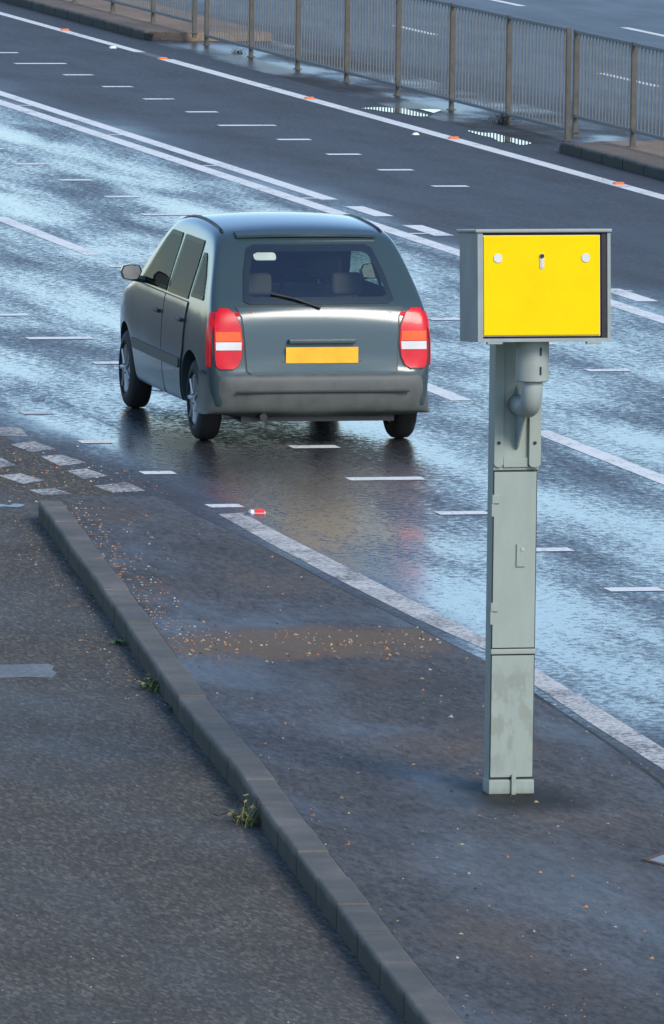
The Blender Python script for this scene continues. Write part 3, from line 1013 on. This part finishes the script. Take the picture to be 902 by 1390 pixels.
bu.modifiers.new("sub", 'SUBSURF').levels = 2
bu.modifiers["sub"].render_levels = 2
tb = MB()
tb.box(-0.62, 0.62, -0.052, -0.036, 0.385, 0.40); tb.build("bumper_strip", M['black'], CAR, bevel=0.003)
# lamps
for sx in (-1, 1):
    def rows(z0, z1):
        out = []
        for z in (z0, (z0+z1)/2, z1):
            out.append((z, sx*0.565 if z > 0.6 else sx*0.575, sx*(0.752 - max(0, z-0.86)*0.25)))
        return out
    TL = [(0.545, sx*0.635, sx*0.725), (0.565, sx*0.60, sx*0.748), (0.62, sx*0.575, sx*0.757), (0.72, sx*0.562, sx*0.76), (0.84, sx*0.575, sx*0.757), (0.92, sx*0.615, sx*0.745), (0.955, sx*0.655, sx*0.72)]
    shell("lamp_gap", M['black'], 'rear', grow(TL, 0.008), 0.006, inset=0.004)
    base = shell("tail_light", M['lamp_red'], 'rear', TL, 0.014, inset=0.004)
    shell("reversing_lens", M['lamp_clear'], 'rear', [(0.675, sx*0.575, sx*0.752), (0.73, sx*0.572, sx*0.752)], 0.019, parent=base, inset=-0.002)
    shell("indicator_lens", M['lamp_amber'], 'rear', [(0.735, sx*0.572, sx*0.752), (0.80, sx*0.58, sx*0.752)], 0.019, parent=base, inset=-0.002)
# wrap of each lamp onto the flank
    shell("lamp_flank", M['lamp_red'], 'side', [(0.56, 0.07, 0.13), (0.75, 0.07, 0.155), (0.93, 0.09, 0.15)], 0.010, side=sx, ncol=4, parent=base, inset=0.004)
# number plate
shell("plate_recess", M['black'], 'rear', rrect(0.565, 0.715, -0.29, 0.29, 0.02), 0.009, inset=0.0)
pm = MB(); yy = cast('rear', 0, 0.64)[0].y-0.022
pm.box(-0.26, 0.26, yy-0.004, yy+0.004, 0.585, 0.697); pm.build("number_plate", M['plate'], CAR, bevel=0.002)
gh = MB(); gh.box(-0.24, 0.24, yy-0.022, yy+0.02, 0.722, 0.752); gh.build("tailgate_handle", M['car'], CAR, bevel=0.006)
# flanks: doors, glass, mouldings
for sx in (-1, 1):
    D1 = [(0.245, 1.60, 2.60), (0.30, 1.585, 2.62), (0.60, 1.58, 2.63), (0.90, 1.575, 2.63), (0.945, 1.58, 2.62)]
    D2 = [(0.245, 1.02, 1.555), (0.30, 1.00, 1.56), (0.45, 0.96, 1.56), (0.62, 0.86, 1.56), (0.90, 0.82, 1.555), (0.945, 0.82, 1.55)]
    shell("door_gap", M['black'], 'side', grow(D1, 0.008), 0.003, side=sx, ncol=16, inset=0.003)
    shell("door_gap", M['black'], 'side', grow(D2, 0.008), 0.0035, side=sx, ncol=16, inset=0.003)
    d1 = shell("door", M['car'], 'side', D1, 0.009, side=sx, ncol=16, inset=0.002)
    d2 = shell("door", M['car'], 'side', D2, 0.009, side=sx, ncol=16, inset=0.002)
    for dd, y in ((d1, 1.72), (d2, 0.94)):
        p, n_ = cast('side', y, 0.82, sx)
        hm = MB(); hm.box(min(p.x, p.x+sx*0.035), max(p.x, p.x+sx*0.035), y-0.07, y+0.07, 0.805, 0.83); hm.build("handle", M['black'], dd, bevel=0.006)
    for wn_ in SIDEWIN:
        sw = shell("side_window", M['side_glass'], 'side', wn_, 0.006, side=sx, ncol=14, inset=0.003)
        ring("window_seal", M['black'], 'side', wn_, 0.03, 0.004, side=sx, parent=sw)
    shell("side_moulding", M['plastic'], 'side', [(0.475, 0.98, 2.64), (0.485, 0.97, 2.65), (0.535, 0.95, 2.66), (0.545, 0.96, 2.65)], 0.018, side=sx, ncol=20, inset=0.0)
    # roof gutter strip
    pts = []
    for q in range(16):
        y = 0.70+q*(2.0-0.70)/15
        zt = interp_st(y)
        p, n_ = cast('top', sx*(car_x(zt[1]-0.075, zt[3])-0.075), y)
        pts.append(p+Vector((0, 0, 0.002)))
    rm = MB(); rm.tube(pts, 0.012, 8); rm.build("roof_strip", M['black'], CAR, smooth=True)
    # mirror
    p, n_ = cast('side', 2.34, 0.97, sx)
    mm = MB()
    prof = [(-0.06, -0.04), (-0.08, 0.015), (-0.06, 0.058), (0.0, 0.07), (0.06, 0.06), (0.08, 0.015), (0.05, -0.045), (0.0, -0.05)]
    bx = p.x+sx*0.115
    vsn = [(bx+q[0], 2.33, 1.03+q[1]) for q in prof]+[(bx+q[0]*0.96, 2.40, 1.03+q[1]*0.96) for q in prof]+[(bx+q[0]*0.55, 2.47, 1.03+q[1]*0.6) for q in prof]
    fs = [tuple(range(8)), tuple(reversed(range(16, 24)))]
    for l in (0, 8):
        for q in range(8): fs.append((l+q, l+(q+1) % 8, l+8+(q+1) % 8, l+8+q))
    mm.add(vsn, fs)
    mm.tube([(p.x-sx*0.03, 2.40, 0.975), (bx, 2.40, 1.0)], 0.025, 10)
    mir = mm.build("door_mirror", M['car'], CAR, bevel=0.006)
    mg = MB(); mg.poly([(bx+q[0]*0.85, 2.327, 1.03+q[1]*0.85) for q in prof]); mg.build("mirror_glass", M['steel'], mir)
    # front lamps
    shell("headlight", M['lamp_clear'], 'front', [(0.60, sx*0.36, sx*0.58), (0.66, sx*0.34, sx*0.62), (0.72, sx*0.36, sx*0.62)], 0.006, inset=0.004)
ws = shell("windscreen", M['glass'], 'front', FRONTWIN, 0.006, ncol=20, inset=0.003)
ring("window_seal", M['black'], 'front', FRONTWIN, 0.045, 0.004, parent=ws)
# cabin seen through the glass
M['seat'] = simple("grey_seat_cloth", (0.10, 0.095, 0.085), 0.9, spec=0.1)
sh = MB(); sh.box(-0.60, 0.60, 0.30, 0.62, 0.925, 0.94); sh.build("parcel_shelf", M['seat'], CAR, bevel=0.005)
def seat(x, y, wd, zb_, top, heads):
    m_ = MB()
    m_.xprism([(y, zb_), (y+0.13, zb_), (y+0.06, top), (y-0.05, top)], x-wd/2, x+wd/2)
    o = m_.build("seat", M['seat'], CAR, bevel=0.035, segs=3)
    m_ = MB(); m_.box(x-wd/2, x+wd/2, y+0.05, y+0.52, zb_-0.02, zb_+0.13); m_.build("cushion", M['seat'], o, bevel=0.03)
    for hx in heads:
        h_ = MB(); h_.box(hx-0.115, hx+0.115, y-0.06, y+0.03, top+0.03, top+0.19); h_.build("headrest", M['seat'], o, bevel=0.035, segs=3)
        for q in (-0.05, 0.05):
            h_ = MB(); h_.tube([(hx+q, y-0.012, top-0.02), (hx+q, y-0.012, top+0.05)], 0.006, 8)
            h_.build("headrest_stem", M['steel'], o)
seat(0, 0.72, 1.10, 0.45, 0.97, (-0.33, 0.33))
seat(-0.36, 1.52, 0.48, 0.45, 1.02, (-0.36,))
seat(0.36, 1.52, 0.48, 0.45, 1.02, (0.36,))
ds = MB(); ds.xprism([(2.30, 0.45), (2.62, 0.45), (2.66, 0.93), (2.42, 0.95), (2.32, 0.86)], -0.66, 0.66); ds.build("dashboard", M['black'], CAR, bevel=0.03)
fl_ = MB(); fl_.box(-0.66, 0.66, 0.2, 2.6, 0.30, 0.33); fl_.build("cabin_floor", M['black'], CAR)
stw = MB()
stw.tube([(0.36+0.18*math.cos(2*math.pi*q/24), 2.22-0.07*math.sin(2*math.pi*q/24), 0.90+0.165*math.sin(2*math.pi*q/24)) for q in range(25)], 0.014, 8); stw.build("steering_wheel", M['black'], CAR)
mr = MB(); mr.box(-0.11, 0.11, 2.05, 2.08, 1.27, 1.33); mr.build("rear_view_mirror", M['black'], CAR, bevel=0.008)
shell("grille", M['black'], 'front', [(0.54, -0.30, 0.30), (0.64, -0.30, 0.30)], 0.006, ncol=16)
# underside and wheels
ub = MB(); ub.box(-0.55, 0.55, 0.12, 3.4, 0.17, 0.26); ub.build("underbody", M['black'], CAR)
ex = MB(); ex.tube([(-0.42, -0.02, 0.215), (-0.42, 0.3, 0.22)], 0.026, 14); ex.build("exhaust", M['black'], CAR)
def wheel():
    root = None
    tm = MB()
    prof = [(0.0, 0.185), (0.0, 0.215), (0.012, 0.262), (0.03, 0.28), (0.06, 0.285), (0.11, 0.285), (0.14, 0.28), (0.158, 0.262), (0.17, 0.215), (0.17, 0.185)]
    seg = 40; vs_ = []
    for x, r in prof:
        for k in range(seg):
            a = 2*math.pi*k/seg; vs_.append((x-0.085, r*math.cos(a), r*math.sin(a)))
    fs = [(i*seg+k, i*seg+(k+1) % seg, ((i+1) % len(prof))*seg+(k+1) % seg, ((i+1) % len(prof))*seg+k) for i in range(len(prof)) for k in range(seg)]
    tm.add(vs_, fs)
    rm = MB()
    for s in (-1, 1):
        rm.tube([(s*0.045, 0, 0), (s*0.070, 0, 0)], [0.186, 0.178], 32)
        for k in range(7):
            a = 2*math.pi*k/7
            rm.tube([(s*0.072, 0.04*math.cos(a), 0.04*math.sin(a)), (s*0.074, 0.165*math.cos(a), 0.165*math.sin(a))], 0.016, 6)
        rm.tube([(s*0.068, 0, 0), (s*0.082, 0, 0)], 0.03, 14)
    return tm, rm
k = 0
for wy in WY:
    for sx in (-1, 1):
        we = bpy.data.objects.new("wheel", None); link(we); we.parent = CAR
        we.location = (sx*0.705, wy, WR)
        tm, rm = wheel()
        tm.build("tyre", M['tyre'], we, smooth=True); rm.build("rim", M['alloy'], we)

# ------------------------------------------------------------------ road studs and litter on the road
def stud(px, py, mat, label, w_=0.062, group="orange road studs"):
    p = P(px, py)
    o = empty("road_stud", (p.x, p.y, 0.0))
    tag(o, label, "road stud", group)
    mb = MB()
    mb.add([(-w_, -0.05, 0), (w_, -0.05, 0), (w_, 0.05, 0), (-w_, 0.05, 0), (-w_*0.85, -0.025, 0.022), (w_*0.85, -0.025, 0.022), (w_*0.85, 0.025, 0.022), (-w_*0.85, 0.025, 0.022)],
           [(3,2,1,0), (4,5,6,7), (0,1,5,4), (1,2,6,5), (2,3,7,6), (3,0,4,7)])
    mb.build("stud_body", M['white'] if mat is M['red'] or mat is M['white'] else M['orange'], o, bevel=0.003)
    f = MB(); f.box(-w_*0.8 if mat is not M['red'] else -w_*0.45, w_*0.8, -0.049, -0.036, 0.004, 0.024); f.box(-w_*0.8 if mat is not M['red'] else -w_*0.45, w_*0.83, -0.024, 0.024, 0.0225, 0.026)
    f.build("reflector", mat, o)
    return o
stud(88, 41, M['orange'], "orange road stud by the far edge line, farthest up the road at top left")
stud(221, 80, M['orange'], "orange road stud by the far edge line below the end of the raised kerb")
stud(420, 134, M['orange'], "orange road stud by the far edge line just left of the first puddle")
stud(616, 188, M['orange'], "orange road stud by the far edge line between the two puddles")
stud(840, 250, M['orange'], "orange road stud by the far edge line below the right hand kerbed footway")
stud(349, 696, M['red'], "red and white road stud at the start of the near edge line", 0.055, None)
stud(153, 65, M['white'], "small white road stud on the far lane at top left", 0.045, None)

def lump(name, px, py, mat, size, label, cat, z=0):
    p = P(px, py, z)
    mb = MB()
    bmx = bmesh.new(); bmesh.ops.create_icosphere(bmx, subdivisions=2, radius=1)
    r_ = random.Random(px)
    vs_ = [(v.co.x*size*r_.uniform(.6, 1.2), v.co.y*size*r_.uniform(.6, 1.1), max(-0.1, v.co.z)*size*0.55*r_.uniform(.5, 1.2)+0.004) for v in bmx.verts]
    fs = [tuple(v.index for v in f.verts) for f in bmx.faces]
    bmx.free()
    mb.add(vs_, fs)
    o = mb.build(name, mat, loc=p)
    return tag(o, label, cat)
lump("crumpled_paper", 564, 183, M['white'], 0.05, "scrap of crumpled white paper on the dark far lane", "litter")

# ------------------------------------------------------------------ weeds along the kerb and railing
def weed(name, px, py, z, mats, n, h, spread, label, cat, seed, lean=(0, 0)):
    r_ = random.Random(seed)
    p = P(px, py, z)
    mb = MB()
    for i in range(n):
        a = r_.uniform(0, 2*math.pi); L = h*r_.uniform(.25, 1.1); b = r_.uniform(.3, 1.6)*spread
        ox, oy = r_.gauss(0, spread*0.25), r_.gauss(0, spread*0.8)
        wd = r_.uniform(.003, .008)
        pv = Vector((math.cos(a+1.57)*wd, math.sin(a+1.57)*wd, 0))
        pts = []
        for q in range(4):
            t = q/3
            c_ = Vector((ox+math.cos(a)*b*t*t+lean[0]*t, oy+math.sin(a)*b*t*t+lean[1]*t, L*(t-0.42*t*t*(b/spread))))
            pts.append((c_-pv*(1-t*0.9), c_+pv*(1-t*0.9)))
        vs_ = [v for pr_ in pts for v in pr_]
        mi = r_.randrange(len(mats))
        mb.add(vs_, [(0,1,3,2), (2,3,5,4), (4,5,7,6)], mi)
        if r_.random() < .5:      # small broad leaf at the tip
            c_ = (pts[3][0]+pts[3][1])/2; s_ = r_.uniform(.012, .028)
            aa = r_.uniform(0, 6.28); c_.z = max(c_.z, 0.012); dx = Vector((math.cos(aa), math.sin(aa), r_.uniform(-.3, .5)))*s_; dy = Vector((-math.sin(aa), math.cos(aa), r_.uniform(-.2, .4)))*s_*0.6
            mb.add([c_-dx, c_+dy, c_+dx, c_-dy], [(0,1,2,3)], mi)
    o = mb.build(name, mats, loc=p)
    return tag(o, label, cat)
weed("weed", 207, 936, 0, [M['leaf_green'], M['leaf_green'], M['leaf_dry']], 70, 0.11, 0.10, "small bright green weed growing at the foot of the near kerb", "weed", 3)
weed("weed", 234, 966, 0, [M['leaf_green'], M['leaf_dark']], 22, 0.06, 0.05, "tiny sprig just below the green weed at the near kerb", "weed", 4)
weed("grass_tuft", 334, 1118, 0, [M['leaf_dry'], M['leaf_dry'], M['leaf_green'], M['leaf_dark']], 90, 0.15, 0.11, "yellowish dry grass tuft at the foot of the near kerb", "weed", 5)
weed("weed", 161, 874, 0, [M['leaf_dark'], M['leaf_green']], 35, 0.06, 0.07, "dark dead weed highest along the near kerb foot", "weed", 6)
weed("weed", 683, 168, 0, [M['leaf_dark']], 90, 0.20, 0.16, "dark dead weed clump against a railing post by the puddles", "weed", 8)
weed("weed", 324, 72, 0, [M['leaf_dark'], M['leaf_dry']], 60, 0.09, 0.12, "low brown dead weed under the railing at the top", "weed", 9)

# small iron cover let into the footway
M['rust'] = simple("rusty_iron", (0.11, 0.055, 0.035), 0.8, var=0.4, vscale=20)
q = [P(x, y, PZ) for x, y in ((872,1168),(902,1157),(962,1168),(930,1184))]
cc = sum(q, Vector())/4
IC = empty("inspection_cover", cc)
tag(IC, "small iron cover with rusty rim set in the footway at the right edge", "cover")
def lerp_to(p, f): return (cc.lerp(p, f)-cc)
mb = MB()
for a, b in zip(q, q[1:]+q[:1]):
    o1, o2, i1, i2 = lerp_to(a, 1), lerp_to(b, 1), lerp_to(a, 0.8), lerp_to(b, 0.8)
    mb.prism([(o1.x, o1.y), (o2.x, o2.y), (i2.x, i2.y), (i1.x, i1.y)], -0.03, 0.006)
mb.build("rim", M['rust'], IC)
mb = MB(); mb.prism([(lerp_to(p, 0.78).x, lerp_to(p, 0.78).y) for p in q], -0.03, 0.004); mb.build("lid", M['damp'], IC)

# ------------------------------------------------------------------ leaf bits and grit
def chips(name, spots, mats, label=None):
    mb = MB()
    for (x, y, z, s, mi) in spots:
        a = rnd.uniform(0, 6.28)
        l = s*rnd.uniform(.7, 1.5); b = s*rnd.uniform(.5, .9); h = s*rnd.uniform(.5, 1.0)
        ca, sa = math.cos(a), math.sin(a)
        q = [(l, 0), (0, b), (-l*rnd.uniform(.6, 1), 0), (0, -b)]
        vs_ = [(x+u*ca-v*sa, y+u*sa+v*ca, z) for u, v in q]+[(x+rnd.uniform(-.4, .4)*s, y+rnd.uniform(-.4, .4)*s, z+h)]
        mb.add(vs_, [(0,1,4), (1,2,4), (2,3,4), (3,0,4)], mi)
    o = mb.build(name, mats)
    tag(o, label, None, None, "stuff")
    return o
LM = [M['lit_orange'], M['lit_tan'], M['lit_pale'], M['lit_dark']]
def in_poly(x, y, poly):
    c_ = False; n = len(poly)
    for i in range(n):
        a, b = poly[i], poly[(i+1) % n]
        if (a.y > y) != (b.y > y) and x < (b.x-a.x)*(y-a.y)/(b.y-a.y)+a.x: c_ = not c_
    return c_
spots = []
while len(spots) < 1000:
    u = rnd.random()
    if u < 0.20:
        x, y = rnd.uniform(230, 600), rnd.gauss(873, 13)
    elif u < 0.42:
        t = rnd.random(); i_ = int(t*60)
        q = ki[min(i_, len(ki)-1)]; n_ = kn[min(i_, len(kn)-1)]
        q = q+n_*abs(rnd.gauss(0, 0.16))
        if in_poly(q.x, q.y, pav): spots.append((q.x, q.y, PZ, rnd.uniform(.006, .012), rnd.choice([0, 0, 1, 1, 2, 3])))
        continue
    else:
        x, y = rnd.uniform(80, 900), rnd.uniform(690, 1390)
    p = P(x, y, PZ)
    if in_poly(p.x, p.y, pav):
        spots.append((p.x, p.y, PZ, rnd.choice([.004, .005, .006, .007, .009, .015]), rnd.choice([0, 0, 1, 1, 1, 2, 3, 3])))
chips("fallen_leaves", spots, LM, "orange and tan leaf bits strewn over the dark footway")
spots = []
while len(spots) < 620:
    u = rnd.random()
    if u < 0.45:
        i_ = rnd.randrange(0, 70)
        q = ko[i_]-kn[i_]*abs(rnd.gauss(0.02, 0.16))
        spots.append((q.x, q.y, 0.0, rnd.uniform(.004, .010), rnd.choice([0, 1, 2, 3, 3, 3])))
    elif u < 0.65:
        p = P(rnd.uniform(0, 480), rnd.uniform(720, 1390)); 
        if not in_poly(p.x, p.y, pav) and p.x < 11.0-(60-p.y)*0.1: spots.append((p.x, p.y, 0.0, rnd.uniform(.003, .007), rnd.choice([0, 1, 2, 2, 3])))
    else:
        p = P(rnd.uniform(-10, 230), rnd.gauss(640, 22))
        if p.y > 61.9 and p.x < 13.1: spots.append((p.x, p.y, 0.004, rnd.uniform(.005, .012), rnd.choice([0, 0, 1, 2, 3])))
chips("gravel", spots, LM, "grit and leaf bits along the lay-by gutter")
spots = []
while len(spots) < 420:
    t = rnd.random()
    i_ = rnd.randrange(len(ed)-1)
    q = ed[i_].lerp(ed[i_+1], rnd.random())
    if not (42 < q.y < 53): 
        if rnd.random() < .75: continue
    n_ = en[i_] if en[i_].x > 0 else -en[i_]
    q = q+n_*(0.08+abs(rnd.gauss(0, 0.07)))
    spots.append((q.x, q.y, 0.0, rnd.uniform(.004, .010), rnd.choice([0, 0, 1, 2, 2, 3])))
chips("gravel", spots, LM, "grit and leaf bits along the gutter beside the near edge line")
